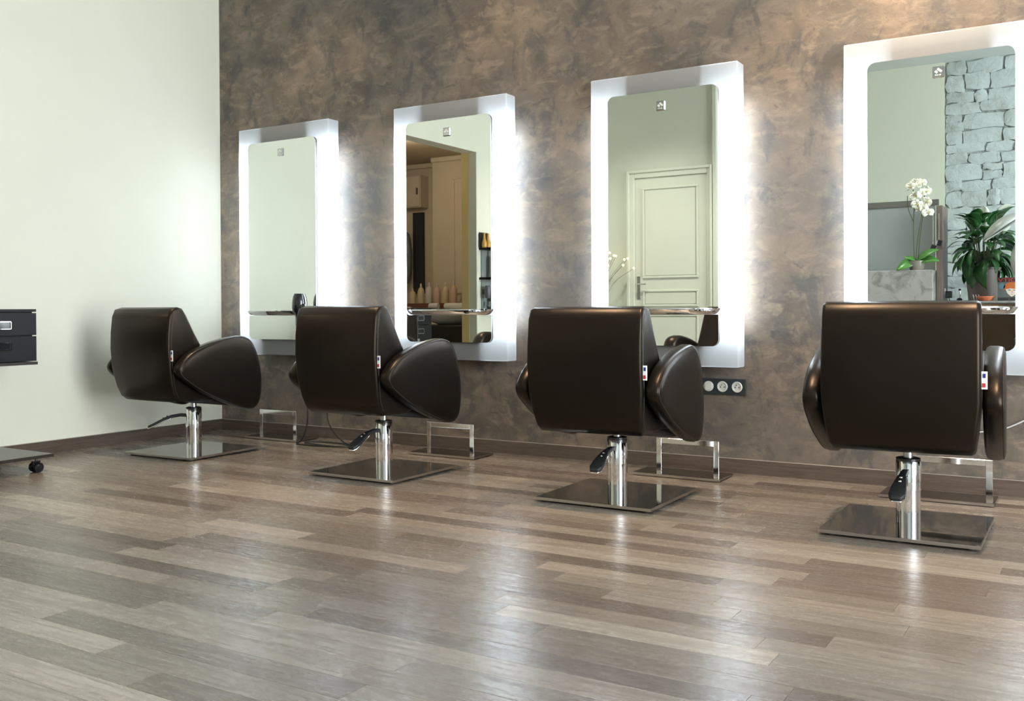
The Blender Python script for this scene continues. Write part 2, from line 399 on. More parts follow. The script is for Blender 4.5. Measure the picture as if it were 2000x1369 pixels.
# ------------------------------------------------------------------ lit mirrors
FWD, FZ0, FZ1, FT = .7964, .5295, 2.0228, .0973
GL, GWD, GZ0, GZ1 = .1084, .5942, .6328, 1.9186
MX = [.2856, 1.5962, 2.9142, 4.2079]
def make_mirror():
    r = thing('lighted_mirror', 'x', 'mirror')
    bm = bmesh.new(); b = MB(); b.bb(0, FWD, -FT, 0, FZ0, FZ1).bevel(.007, 3)
    dele = [f for f in b.bm.faces if f.calc_center_median().y > -.0075 and abs(f.normal.y) > .9]
    bmesh.ops.delete(b.bm, geom=dele, context='FACES')
    b.build('acrylic_case', 'acrylic', r, True)
    MB().bb(.03, FWD-.03, -.012, -.004, FZ0+.03, FZ1-.03).build('backing_board', 'tray', r)
    for x in (.046, FWD-.046):
        MB().cyl((x, -.058, .74), (x, -.058, 1.83), .013, n=8).build('fluorescent_tube', 'tube', r)
    MB().bb(GL+.05, GL+GWD-.05, -.090, -.0125, FZ0+.035, FZ1-.035).bevel(.02, 2).build('inner_light_block', 'tray', r)  # unseen dark block, added to keep tube light from crossing the case
    MB().prism(rrect(GL, GL+GWD, GZ0, GZ1, .035), 'y', -FT-.0155, -FT-.0005).build('glass_backing', 'mback', r)
    MB().prism(rrect(GL, GL+GWD, GZ0, GZ1, .035), 'y', -FT-.0200, -FT-.0155).build('mirror_glass', 'mirror', r)
    # emblem plaque: bevelled steel square, diamond of two slanted bars, two lines of tiny marks
    ex, ez, es, ey = GL+GWD/2, 1.842, .024, -FT-.020
    e = MB().box((ex, ey-.004, ez), (2*es, .008, 2*es)).bevel(.003, 1).build('emblem', 'steel', r)
    q = Matrix.Rotation(math.radians(42), 3, 'Y')
    d = MB(); d.box((ex+.0055, ey-.0083, ez+.0062), (.0225, .0012, .0098), q); d.box((ex-.0080, ey-.0083, ez+.0002), (.0125, .0012, .0098), q)
    d.build('diamond_mark', 'etch', e)
    d = MB()
    for k, (w, z) in enumerate(((.006, -.0118), (.005, -.0118), (.007, -.0118), (.004, -.0155), (.004, -.0155), (.006, -.0155), (.003, -.0155))):
        xx = [-.0125, -.0045, .0045, -.0125, -.006, .001, .008][k]
        d.box((ex+xx+w/2, ey-.0083, ez+z), (w, .0010, .0022))
    d.build('letter_row', 'etch', e)
    # chrome shelf: lens-shaped plan
    x0, x1 = GL+.004, GL+GWD+.026; N = 28
    def plan(k, ins): return [(x0+ins+(x1-x0-2*ins)*i/N, ey-.002-k*(math.sin(math.pi*i/N)**.66)) for i in range(N+1)]+[(x1-ins, ey+.0005), (x0+ins, ey+.0005)]
    sb = MB(); lv_ = [[sb.bm.verts.new((u, v, z)) for u, v in plan(k, ins)] for z, k, ins in ((.789, .140, .014), (.793, .147, .010), (.816, .166, .001), (.821, .164, .0))]
    for p, q in zip(lv_, lv_[1:]):
        for i in range(len(p)): sb.bm.faces.new((p[i], p[(i+1) % len(p)], q[(i+1) % len(p)], q[i]))
    sb.bm.faces.new(lv_[0][::-1]); sb.bm.faces.new(lv_[-1])
    sh = sb.build('shelf', 'chrome', r, True)
    c = Vector((x1-.076, ey-.095, .812)); pts = [c+Vector((.030*math.cos(a), .030*math.sin(a), 0)) for a in [2*math.pi*i/20 for i in range(20)]]
    h = MB().tube(pts, .006, 8, True).tube([c+Vector((-.03, .0, 0)), c+Vector((-.075, .02, 0))], .006)
    h.build('holder_ring', 'chrome', sh, True)
    return r
mr = make_mirror()
mlab = ['lighted mirror nearest the white side wall, black hairdryer on its shelf', 'lighted mirror reflecting the wide dim opening and shampoo bottles',
        'lighted mirror reflecting the pale panelled door and glowing twigs', 'lighted mirror reflecting the orchid and leafy plant by whitewashed stone']
for i, x in enumerate(MX):
    o = mr if i == 0 else copy_tree(mr); o.location = (x, 0, 0); o['label'] = mlab[i]; o['group'] = 'lighted mirrors along the brown wall'

# foot rests
def make_rest():
    r = thing('foot_rest', 'x', 'footrest')
    p = MB().bb(-.235, .215, 0, .20, .004, .014).bevel(.002, 1).build('base_plate', 'plate', r)
    MB().bb(-.235, .215, -.003, -.0002, .0035, .0145).build('edge_strip', 'edge', p)
    f = MB()
    f.bb(-.105, -.079, .004, .014, .014, .192); f.bb(.184, .210, .004, .014, .014, .192); f.bb(-.079, .184, .004, .014, .166, .192)
    f.bevel(.001, 1).build('foot_bar', 'chrome', r)
    return r
fr = make_rest()
flab = ['chrome foot rest at the wall below the mirror beside the white wall', 'chrome foot rest below the second mirror from the corner',
        'chrome foot rest at the wall under the triple socket plate', 'chrome foot rest partly behind the nearest chair pedestal']
for i, (x, yy) in enumerate(((.735, -.262), (2.085, -.303), (3.47, -.303), (4.63, -.30))):
    o = fr if i == 0 else copy_tree(fr); o.location = (x, yy, 0); o['label'] = flab[i]; o['group'] = 'foot rests along the brown wall'

# ------------------------------------------------------------------ styling chairs
def grid_solid(sections, name, m, parent, bev=.02, seg=3):
    pass
def make_chair():
    r = thing('styling_chair', 'x', 'chair')
    b = MB().bb(-.265, .265, -.265, .265, .008, .020).bevel(.0015, 1).build('base_plate', 'plate', r)
    for q in ((-.266, .266, -.2668, -.2652), (.2652, .2668, -.266, .266), (-.2668, -.2652, -.266, .266)): MB().bb(*q, .0085, .0195).build('edge_strip', 'edge', b)
    for sx in (-.23, 0, .23):
        for sy in (-.23, .23): MB().cyl((sx, sy, 0), (sx, sy, .009), .018, n=12).build('rubber_foot', 'rubber', b)
    c = MB().lathe([(.0435, .020), (.0435, .142), (.0425, .1425), (.0425, .145), (.0445, .1455), (.0445, .252), (.042, .257)], n=32).build('pedestal', 'chrome', r, True)
    MB().lathe([(.043, .2565), (.043, .262), (.036, .264)], n=28).build('collar', 'black', c, True)
    MB().lathe([(.017, .262), (.017, .345)], n=18).build('piston', 'rod', r, True)
    # underframe below the seat
    u = MB().prism([(-.26, .345), (.22, .300), (.24, .262), (.10, .272), (-.10, .30), (-.25, .325)], 'x', -.225, .225).bevel(.012, 2).build('underframe', 'leather_dark', r, True)
    # backrest: wedge-shaped upholstered block (side profile swept across, rear edge rounded)
    prof = [(-.300, .842), (-.342, .830), (-.360, .790), (-.370, .70), (-.372, .61), (-.362, .50), (-.340, .40), (-.315, .345),
            (-.285, .322), (-.12, .318), (-.02, .34), (.00, .42), (-.045, .47), (-.115, .58), (-.19, .70), (-.245, .80), (-.270, .835)]
    bk = MB(); xs = [-.253, -.12, 0, .12, .253]
    rings = []
    for x in xs:
        rr = []
        for (yy, z) in prof:
            k = 1.0 if z > .5 else 1.0-.075*(.5-z)/.18
            bow = -.007*(1-(x/.253)**2) if yy < -.2 else .0
            rr.append(bk.bm.verts.new((x*k, yy+bow, z)))
        rings.append(rr)
    n = len(prof)
    for a, b2 in zip(rings, rings[1:]):
        for i in range(n): bk.bm.faces.new((a[i], a[(i+1) % n], b2[(i+1) % n], b2[i]))
    bk.bm.faces.new(rings[0]); bk.bm.faces.new(rings[-1][::-1])
    bmesh.ops.recalc_face_normals(bk.bm, faces=bk.bm.faces)
    ed = [e for e in bk.bm.edges if len(e.link_faces) == 2 and e.calc_face_angle(0) > math.radians(60)]
    bmesh.ops.bevel(bk.bm, geom=ed, offset=.016, segments=4, profile=.5, affect='EDGES')
    bo = bk.build('backrest', 'leather', r, 60)
    for s in (-1, 1):
        pi = MB()
        pts = [(s*.2528*(1.0 if z > .5 else 1.0-.075*(.5-z)/.18), yy+.030, z) for yy, z in
               [(-.355, .812), (-.366, .79), (-.376, .70), (-.378, .61), (-.368, .50), (-.346, .40), (-.318, .345)]]
        pi.tube(smooth_open(pts, 4), .0022, 6)
        pi.build('piping', 'seam', bo, True)
    # fabric flag label on the right rear edge
    fl = MB().box((.262, -.352, .580), (.018, .0025, .058)).bevel(.0008, 1).build('flag_label', 'white', bo)
    fl['label'] = 'small white tag with a blue and a red square'
    MB().box((.2615, -.3535, .5950), (.009, .0012, .014)).build('blue_square', 'blue', fl)
    MB().box((.2605, -.3535, .5640), (.010, .0012, .014)).build('red_square', 'red', fl)
    # seat cushion
    MB().prism([(-.14, .47), (-.12, .32), (.22, .285), (.262, .31), (.275, .38), (.255, .44), (.18, .468)], 'x', -.225, .225).bevel(.03, 4).build('seat', 'leather', r, 60)
    # armrests: leaf-shaped pads
    out = [(-.352, .512), (-.315, .560), (-.245, .606), (-.12, .648), (.02, .674), (.095, .676), (.150, .655), (.185, .608), (.212, .545), (.232, .455), (.232, .355), (.212, .283),
           (.162, .252), (.075, .268), (-.060, .318), (-.190, .376), (-.300, .444), (-.340, .478)]
    outs = smooth_closed(out, 3)
    cy_, cz_ = -.03, .47
    for s in (-1, 1):
        a = MB(); ringsA = []
        for off, k in ((.2555, .90), (.262, .972), (.272, 1.0), (.300, 1.0), (.312, .985), (.319, .955), (.3235, .88), (.325, .70), (.3255, .35)):
            ringsA.append([a.bm.verts.new((s*off, cy_+(yy-cy_)*k, cz_+(z-cz_)*k)) for yy, z in outs])
        N = len(outs)
        for p, q in zip(ringsA, ringsA[1:]):
            for i in range(N): a.bm.faces.new((p[i], p[(i+1) % N], q[(i+1) % N], q[i]))
        a.bm.faces.new(ringsA[0]); a.bm.faces.new(ringsA[-1])
        ao = a.build('armrest', 'leather', r, 75)
        MB().tube([(s*.3165, cy_+(yy-cy_)*.968, cz_+(z-cz_)*.968) for yy, z in outs], .0022, 6, True).build('piping', 'seam', ao, True)
    # pump lever: curved arm and pedal (points along +x of its own frame)
    lv = thing('pump_lever', None, None); lv.parent = r
    L = MB()
    sec = [(.035, .216, .011, .009), (.075, .218, .011, .009), (.125, .210, .013, .009), (.165, .195, .020, .009), (.20, .177, .026, .009), (.235, .160, .028, .008), (.254, .153, .017, .006)]
    rg = []
    for x, z, w, h in sec: rg.append([L.bm.verts.new((x, sy*w, z+sz*h)) for sy, sz in ((-1, -1), (1, -1), (1, 1), (-1, 1))])
    for p, q in zip(rg, rg[1:]):
        for i in range(4): L.bm.faces.new((p[i], p[(i+1) % 4], q[(i+1) % 4], q[i]))
    L.bm.faces.new(rg[0]); L.bm.faces.new(rg[-1][::-1]); L.bevel(.003, 2, 25)
    L.build('lever_arm', 'rubber', lv, True)
    T = MB(); rg = []
    for x, z, w, h in sec[2:]: rg.append([T.bm.verts.new((x+.001, sy*(w-.0005), z-.011+sz*.003)) for sy, sz in ((-1, -1), (1, -1), (1, 1), (-1, 1))])
    for p, q in zip(rg, rg[1:]):
        for i in range(4): T.bm.faces.new((p[i], p[(i+1) % 4], q[(i+1) % 4], q[i]))
    T.bm.faces.new(rg[0]); T.bm.faces.new(rg[-1][::-1]); T.bevel(.002, 2, 25); T.build('pedal_underside', 'chrome', lv, True)
    for x, z in ((.150, .2105), (.172, .2005)):
        MB().lathe([(.0065, 0), (.0055, .003), (.002, .0042)], (x, 0, z), 12).build('rivet', 'chrome', lv, True)
    return r
ch = make_chair()
clab = ['dark brown leather styling chair nearest the white side wall', 'dark brown leather styling chair with a black cord on the floor beside it',
        'dark brown leather styling chair directly in front of the socket plate', 'dark brown leather styling chair in the foreground by the right edge']
CP = [((.715, -.855), -1.4, 1.5, 218, 0), ((2.118, -.85), -.5, 0, 270, 0), ((3.415, -.85), 3.0, .5, 273, -.012), ((4.608, -.865), 4.2, .5, 270, 0)]
for i, ((x, y), rz, brz, la, dz) in enumerate(CP):
    o = ch if i == 0 else copy_tree(ch)
    o.location = (x, y, 0); o.rotation_euler = (0, 0, math.radians(rz)); o['label'] = clab[i]; o['group'] = 'styling chairs in a row before the mirrors'
    for k in kids(o):
        if k.name.startswith('pump_lever'): k.rotation_euler = (0, 0, math.radians(la-rz))
        elif k.name.startswith('base_plate'): k.rotation_euler = (0, 0, math.radians(brz-rz))
        elif not k.name.startswith('pedestal'): k.location.z = dz

# ------------------------------------------------------------------ trolley
def make_trolley():
    r = thing('salon_trolley', 'black two-drawer trolley on casters at the left edge of the photo', 'trolley', (0, 0, 0))
    x1, y0, y1 = .50, -2.014, -1.685
    MB().bb(.12, x1-.018, y0+.012, y1-.012, .565, .825).build('carcass', 'anth', r)
    MB().bb(.115, x1, y0, y1, .820, .834).bevel(.001, 1).build('top_panel', 'anth', r)
    MB().bb(.115, x1+.004, y0-.004, y1+.004, .547, .562).bevel(.001, 1).build('bottom_panel', 'anth_lite', r)
    for z0, z1, hz in ((.700, .814, .752), (.566, .694, .646)):
        fr_ = MB().bb(x1-.017, x1, y0, y1, z0, z1).bevel(.001, 1).build('drawer', 'anth', r)
        h = MB(); hy0, hy1, hh = -1.905, -1.822, .020
        h.bb(x1, x1+.006, hy0, hy1, hz+hh-.003, hz+hh); h.bb(x1, x1+.006, hy0, hy1, hz-hh, hz-hh+.003); h.bb(x1, x1+.006, hy0, hy0+.003, hz-hh, hz+hh); h.bb(x1, x1+.006, hy1-.003, hy1, hz-hh, hz+hh)
        hd = h.build('handle', 'chrome', fr_); MB().bb(x1+.0003, x1+.001, hy0+.003, hy1-.003, hz-hh+.003, hz+hh-.003).build('recess', 'gloss_black', hd)
    MB().cyl((.30, -1.87, .095), (.30, -1.87, .548), .022).build('post', 'chrome', r, True)
    MB().bb(.13, .615, -2.06, -1.668, .075, .091).bevel(.0015, 1).build('base_board', 'anth_lite', r)
    for cx, cyy in ((.565, -1.735), (.565, -1.99), (.185, -1.735), (.185, -1.99)):
        c = MB().cyl((cx, cyy, .05), (cx, cyy, .076), .006, n=10).bb(cx-.006, cx+.006, cyy-.022, cyy+.020, .03, .058).build('caster', 'black', r)
        for s in (-1, 1):
            MB().lathe([(.016, -.011), (.0245, -.009), (.0262, -.004), (.0262, .004), (.0245, .009), (.016, .011)], (cx+s*.019, cyy, .0262), 22, Matrix.Rotation(math.pi/2, 3, 'Y')).build('wheel', 'gloss_black', c, True)
    return r
make_trolley()

# ------------------------------------------------------------------ outlet plate, cords, dryer
t = thing('socket_plate', 'graphite plate with two sockets and a switch on the brown wall', 'socket', (3.602, 0, .428))
MB().bb(-.117, .117, -.010, 0, -.040, .040).bevel(.0018, 2).build('cover_plate', 'outlet', t)
for k, dx in enumerate((-.075, -.003, .072)):
    if k == 0:
        s = MB().lathe([(.026, 0), (.026, .0035), (.024, .005)], (dx, -.010, 0), 28, Matrix.Rotation(math.pi/2, 3, 'X')).build('rocker_switch', 'socket', t, True)
        MB().box((dx, -.0162, 0), (.030, .003, .038), Matrix.Rotation(.08, 3, 'Z')).build('rocker', 'socket', s)
    else:
        q = Matrix.Rotation(math.pi/2, 3, 'X')
        s = MB().lathe([(.027, 0), (.027, .003), (.025, .005), (.0215, .005), (.0205, .0042), (.0195, .0010), (.019, .0006)], (dx, -.010, 0), 28, q).build('socket', 'socket', t, True)
        h = MB()
        for sx in (-.0095, .0095): h.cyl((dx+sx, -.0112, -.002), (dx+sx, -.0104, -.002), .0032, n=10)
        h.build('pin_hole', 'hole', s); MB().cyl((dx, -.022, .010), (dx, -.0104, .010), .0028, n=10).build('earth_pin', 'chrome', s)
# hair dryer hanging in the ring of the first mirror
dx, dy = MX[0]+GL+GWD+.012-.062, -FT-.020-.095
t = thing('hair_dryer', 'glossy black hair dryer hanging beside the mirror shelf', 'hair dryer', (dx, dy, .806))
MB().lathe([(.022, .118), (.034, .116), (.041, .10), (.047, .065), (.048, .03), (.042, .005), (.030, -.012), (.026, -.03), (.026, -.075), (.022, -.105), (.012, -.115)], n=28).build('barrel', 'gloss_black', t, True)
MB().lathe([(.034, .1165), (.034, .1185), (.030, .1195)], n=24).build('rear_grille', 'greyp', t, True)
MB().tube(smooth_open([(.030, -.01, .040), (.055, -.012, .026), (.08, -.016, -.005), (.10, -.02, -.05)], 5), [.022]*5+[.020]*5+[.017]*5+[.016], 14).build('handle', 'gloss_black', t, True)
cx, cy2 = dx+.10, dy-.02
pts = [(cx, cy2, .752), (cx+.01, cy2-.01, .69), (cx+.03, -.26, .5), (1.075, -.29, .25), (1.075, -.30, .12), (1.04, -.31, .03), (.99, -.30, .006), (1.05, -.335, .006), (1.2, -.335, .006), (1.36, -.27, .006), (1.30, -.20, .006),
       (1.12, -.19, .006), (1.02, -.25, .008), (1.10, -.31, .011), (1.28, -.32, .010), (1.40, -.29, .006), (1.40, -.24, .006), (1.30, -.235, .03), (1.20, -.25, .15), (1.165, -.18, .33), (1.15, -.05, .43), (1.15, -.012, .44)]
tag(MB().tube(smooth_open(pts, 8), .0045, 6).build('dryer_cord', 'cable', smooth=True), 'black hairdryer cord looped on the floor behind the second chair', 'cord')
tag(MB().tube(smooth_open([(4.75, -.014, .27), (4.852, -.014, .290), (4.935, -.014, .331), (5.05, -.014, .40), (5.12, -.014, .43)], 5), .003, 6).build('white_cord', 'wcable', smooth=True), 'thin white cord running along the wall at the right edge', 'cord')

# ------------------------------------------------------------------ things seen in the mirrors
# panelled door in the front wall
DX0, DX1, DZ = .883, 1.706, 2.228
d = struct(MB().bb(DX0+.004, DX1-.004, YB-.035, YB+.004, .005, DZ-.004).build('door_1', 'door'))
m_ = MB()
for x0, x1, z0, z1 in ((DX0-.085, DX0, 0, DZ+.085), (DX1, DX1+.055, 0, DZ+.085), (DX0, DX1, DZ, DZ+.085)): m_.bb(x0, x1, YB+.0005, YB+.022, z0, z1)
for x0, x1, z0, z1 in ((DX0-.085, DX0-.055, 0, DZ+.085), (DX1+.03, DX1+.055, 0, DZ+.085), (DX0-.055, DX1+.03, DZ+.055, DZ+.085)): m_.bb(x0, x1, YB+.022, YB+.038, z0, z1)
m_.bevel(.006, 2).build('door_casing', 'door', d)
for z0, z1 in ((1.145, 2.12), (.84, 1.02), (.20, .76)):
    x0, x1 = DX0+.09, DX1-.10
    p = MB().bb(x0+.03, x1-.03, YB+.0042, YB+.010, z0+.03, z1-.03).bevel(.004, 2).build('panel', 'door', d)
    q = MB()
    q.bb(x0, x1, YB+.0042, YB+.017, z0, z0+.022); q.bb(x0, x1, YB+.0042, YB+.017, z1-.022, z1); q.bb(x0, x0+.022, YB+.0042, YB+.017, z0+.022, z1-.022); q.bb(x1-.022, x1, YB+.0042, YB+.017, z0+.022, z1-.022)
    q.bevel(.005, 2).build('moulding', 'door', p)
h = MB().bb(.905, .945, YB+.0042, YB+.010, .92, 1.17).bevel(.003, 2).build('handle_plate', 'doorm', d)
MB().tube([(.925, YB+.01, 1.085), (.925, YB+.05, 1.085), (.935, YB+.058, 1.085), (1.03, YB+.058, 1.083)], .008, 10).build('lever', 'doorm', h, True)
t = tag(MB().bb(1.845, 1.925, YB2+.0005, YB2+.012, 1.36, 1.44).bevel(.002, 1).build('light_switch', 'outlet'), 'small dark switch plate on the wall right of the panelled door', 'switch')
t.location = (-.01, 0, 0)
# wall pier at the outer corner
struct(MB().bb(XS-.03, XS+.005, YB-.13, YB+.03, 0, CH).build('trim_4', 'door'))
# glowing twigs
t = thing('lighted_twigs', 'vase of bare twigs tipped with warm bulbs beside the pale door', 'lamp', (.50, -5.05, 0))
MB().lathe([(.07, 0), (.095, .05), (.10, .3), (.075, .55), (.06, .68), (.065, .70), (.055, .70), (.05, .5)], n=24).build('vase', 'vase', t, True)
tw = MB()
for bx, by, bz in [(.65, -5.084, 1.426), (.619, -5.084, 1.405), (.699, -5.084, 1.396), (.723, -5.084, 1.39), (.656, -5.084, 1.365), (.823, -5.084, 1.348), (.862, -5.084, 1.358), (.808, -5.084, 1.288), (.631, -5.084, 1.288), (.934, -5.084, 1.252),
                   (.30, -5.07, 1.35), (.38, -5.0, 1.45), (.45, -5.1, 1.5), (.22, -5.02, 1.25)]:
    dxx = bx-.50
    tw_pts = smooth_open([(dxx*.05, 0, .45), (dxx*.18, -.01, .80), (dxx*.45, -.02, 1.0+.35*(bz-1.0)), (dxx, by+5.05, bz)], 6)
    tw.tube(tw_pts, .0022, 5)
    MB().lathe([(.004, -.012), (.011, -.004), (.0115, .004), (.006, .012)], (dxx, by+5.05, bz), 10).build('bulb', 'bulb', t, True)
tw.build('twig', 'twig', t, True)
# wall shelf with products on the left wall
t = thing('wall_shelf', 'dark three-tier shelf on the pale wall beside the opening', 'shelf')
for z in (1.425, 1.135, .815): MB().bb(.001, .14, -4.0, -3.49, z-.022, z).build('shelf_board', 'anth', t)
MB().bb(.001, .012, -3.98, -3.52, .80, 1.42).build('back_panel', 'panel', t)
gl_ = ['amber bottle in a black box, left one on the top wall shelf', 'amber bottle in a black box, right one on the top wall shelf']
for k, y in enumerate((-3.515, -3.585)):
    t = thing('boxed_bottle', gl_[k], 'bottle', (.045, y, 1.425), 0, 'boxed amber bottles on the top wall shelf')
    MB().bb(-.035, -.025, -.036, .036, 0, .15).build('card_back', 'cardb', t)
    MB().lathe([(.024, 0), (.026, .01), (.026, .05), (.014, .09), (.012, .13), (.014, .132), (.014, .142)], n=16).build('bottle_body', 'gold', t, True)
tag(MB().lathe([(.03, 0), (.032, .1), (.014, .125), (.014, .15)], (.075, -3.72, 1.425), 16).build('yellow_bottle', 'creamb', smooth=True), 'pale yellow bottle at the end of the top wall shelf', 'bottle')
bl = ['tall frosted bottle on the middle wall shelf, nearer the opening', 'tall frosted bottle on the middle wall shelf, farther from the opening']
for k, y in enumerate((-3.63, -3.73)):
    o = MB().lathe([(.03, 0), (.034, .01), (.034, .20), (.016, .225), (.014, .26)], (.075, y, 1.135), 18).build('frosted_bottle', 'clearb', smooth=True); tag(o, bl[k], 'bottle', 'frosted bottles on the middle wall shelf')
t = thing('hair_clipper', 'grey hair clipper hanging above the lowest wall shelf', 'hair clipper', (.07, -3.535, .99))
MB().lathe([(.022, -.06), (.028, -.05), (.030, .05), (.022, .065)], n=18).build('body', 'greyp', t, True); MB().bb(-.058, -.012, -.014, .014, -.02, .03).build('bracket', 'black', t)
MB().box((.0, -.02, -.12), (.03, .035, .06), Matrix.Rotation(.3, 3, 'X')).bevel(.006, 2).build('charger', 'greyp', t)
t = thing('framed_card', 'dark card in a pale frame on the lowest wall shelf', 'picture', (.075, -3.68, .815))
MB().bb(-.006, .006, -.075, .075, 0, .20).build('frame', 'greyp', t); MB().bb(.006, .008, -.067, .067, .008, .19).build('card', 'cardb', t)
e = MB(); e.bb(.006, .009, .068, .075, 0, .20); e.bb(.006, .009, -.075, .068, .193, .20); e.build('edge', 'paper', t)
# side room: panelled cupboard door, small cabinet, coat, counter with bottles
d = struct(MB().bb(-1.22, -.24, -4.734, -4.715, .9, 2.42).build('door_2', 'warmwall'))
for x0, x1, z0, z1 in ((-.74, -.30, 1.72, 2.34), (-.74, -.30, 1.0, 1.60), (-1.16, -.82, 1.0, 2.34)):
    q = MB(); q.bb(x0, x1, -4.715, -4.703, z0, z0+.025); q.bb(x0, x1, -4.715, -4.703, z1-.025, z1); q.bb(x0, x0+.025, -4.715, -4.703, z0+.025, z1-.025); q.bb(x1-.025, x1, -4.715, -4.703, z0+.025, z1-.025)
    q.bevel(.004, 1).build('panel', 'warmwall', d)
t = thing('wall_cabinet', 'small cream wall cabinet high up in the side room', 'cabinet', (-1.95, -5.05, 2.05))
MB().bb(-.25, .20, 0, .16, 0, .38).build('body', 'warmwall', t); dd = MB().bb(-.24, .19, .16, .175, .01, .37).bevel(.003, 1).build('door', 'warmwall', t); MB().bb(.15, .17, .175, .19, .15, .23).build('handle', 'rail', dd)
t = thing('coat_panel', 'tall dark panel with a black garment on the side room wall', 'panel', (-1.87, -5.05, 1.02))
MB().bb(-.09, .06, .0, .04, 0, .98).build('board', 'cardb', t)
MB().lathe([(.05, 0), (.09, .12), (.10, .4), (.07, .6), (.02, .64)], (-.17, .10, .12), 14, sy=.5).build('garment', 'greyp', t, True)
t = thing('side_counter', 'cream counter with a red-brown edge in the side room', 'counter')
MB().bb(-3.0, -.17, -4.70, -4.42, .845, .8745).build('top', 'warmwall', t); MB().bb(-3.0, -.17, -4.419, -4.400, .845, .893).build('edge', 'redwood', t); MB().bb(-2.95, -.17, -4.70, -4.47, 0, .845).build('cupboard', 'warmwall', t)
spec = [(-1.62, .20, 'creamb', 'slim cream'), (-1.50, .25, 'creamb', 'cream pump'), (-1.385, .26, 'clearb', 'frosted pump'), (-1.27, .25, 'pink', 'pink pump'), (-1.155, .26, 'creamb', 'cream'), (-1.04, .27, 'pink', 'pink'),
        (-.88, .20, 'greyp', 'grey'), (-.80, .22, 'greyp', 'dark grey')]
pos = ['leftmost in the row', 'second from the left', 'third from the left', 'fourth from the left', 'fifth from the left', 'sixth from the left', 'seventh from the left', 'last of the tall ones']
for k, (x, hh, mt, nm) in enumerate(spec):
    t = thing('shampoo_bottle', nm+' shampoo bottle on the side counter, '+pos[k], 'bottle', (x, -4.55, .875), 0, 'shampoo bottles on the side counter')
    MB().lathe([(.036, 0), (.040, .01), (.040, hh*.62), (.028, hh*.76), (.012, hh*.82)], n=16).build('bottle_body', mt, t, True)
    MB().lathe([(.012, hh*.82), (.014, hh*.84), (.010, hh*.95), (.006, hh)], n=12).build('cap', 'clearb', t, True).location = (0, 0, 0)
for k, x in enumerate((-.66, -.575, -.49, -.405)):
    t = thing('small_jar', 'small dark green jar with a pale cap, '+['leftmost', 'second', 'third', 'rightmost'][k]+' of four beside the tall bottles', 'jar', (x, -4.53, .875), 0, 'small green jars on the side counter')
    MB().lathe([(.030, 0), (.033, .008), (.033, .085), (.022, .10)], n=16).build('jar_body', 'greenb', t, True); MB().lathe([(.022, .10), (.024, .102), (.024, .135), (.018, .14)], n=14).build('cap', 'clearb', t, True)
t = thing('wash_unit', 'black hair-wash bench with a white basin in the side room', 'washbasin', (-.75, -4.05, 0))
MB().bb(-.45, .42, -.25, .25, .0, .66).bevel(.02, 3).build('bench', 'black', t)
MB().lathe([(.10, .66), (.20, .70), (.27, .78), (.28, .79), (.25, .79), (.18, .73), (.06, .71)], (-.02, 0, 0), 28).build('basin', 'whitegloss', t, True)
MB().bb(-.5, .45, -.28, -.24, .66, .825).build('backsplash', 'whitegloss', t)
tl = ['rolled white towel on the basin ledge, left one', 'rolled white towel on the basin ledge, right one', 'rolled white towel at the far left of the basin ledge']
for k, (x, L) in enumerate(((-.86, .26), (-.42, .24), (-1.14, .12))):
    a = MB().cyl((-L/2, 0, 0), (L/2, 0, 0), .035, n=18).bevel(.008, 2).build('rolled_towel', 'towel', smooth=True, loc=(x, -4.31, .859)); tag(a, tl[k], 'towel', 'rolled towels in the side room')
# reception desk: raised block, screen, column, low desk
t = thing('reception_desk', 'grey plastered reception desk with a raised front block', 'desk')
MB().bb(2.6, 3.903, -5.40, -5.034, 0, 1.1595).bevel(.004, 1).build('raised_block', 'counter', t)
t = thing('low_desk', 'low white-fronted desk with a grey plaster top under the planter', 'desk')
MB().bb(3.97, 5.0, -5.62, -5.06, .70, .8715).bevel(.004, 1).build('desk_top', 'counter', t)
dd = MB().bb(3.97, 5.0, -5.60, -5.08, 0, .699).build('white_front', 'whitegloss', t)
MB().box((4.44, -5.07, .585), (.055, .018, .012), Matrix.Rotation(-.6, 3, 'Y')).build('handle', 'rail', dd)
t = thing('desk_screen', 'blue-grey screen with a dark top rail behind the reception block', 'screen', (0, 0, 0))
MB().bb(2.5, 3.87, -5.45, -5.43, 0, 1.78).build('screen_panel', 'panel', t); MB().bb(2.45, 3.90, -5.46, -5.42, 1.78, 1.835).build('top_rail', 'rail', t)
t = thing('desk_column', 'taupe wooden column at the end of the reception screen', 'column', (0, 0, 0))
MB().bb(3.907, 3.962, -5.56, -5.22, 0, 1.755).bevel(.002, 1).build('shaft', 'wood', t)
for k, (x, z) in enumerate(((3.885, 1.40), (3.935, 1.44))):
    c = thing('hanging_trinket', ['black trinket on a chrome chain left of the wooden column', 'black trinket on a chrome chain on the wooden column face'][k], 'ornament', (x, -5.205, z), 0, 'trinkets hanging by the wooden column')
    MB().tube([(0, 0, 0), (0, 0, .28-.04*k)], .004, 6).build('chain', 'chrome', c); MB().box((0, 0, -.03), (.045, .012, .05), Matrix.Rotation(.3, 3, 'Y')).bevel(.004, 1).build('pendant', 'gloss_black', c)
t = thing('power_adapter', 'black power adapter beside the wooden column on the desk', 'adapter', (4.01, -5.25, .872)); MB().bb(-.028, .028, -.02, .02, .03, .095).bevel(.006, 2).build('body', 'black', t); MB().tube([(0, 0, .03), (.01, 0, .004), (.05, .02, .004)], .004, 6).build('lead', 'cable', t); MB().bb(-.034, -.028, -.012, .012, .06, .12).build('plug', 'wcable', t)
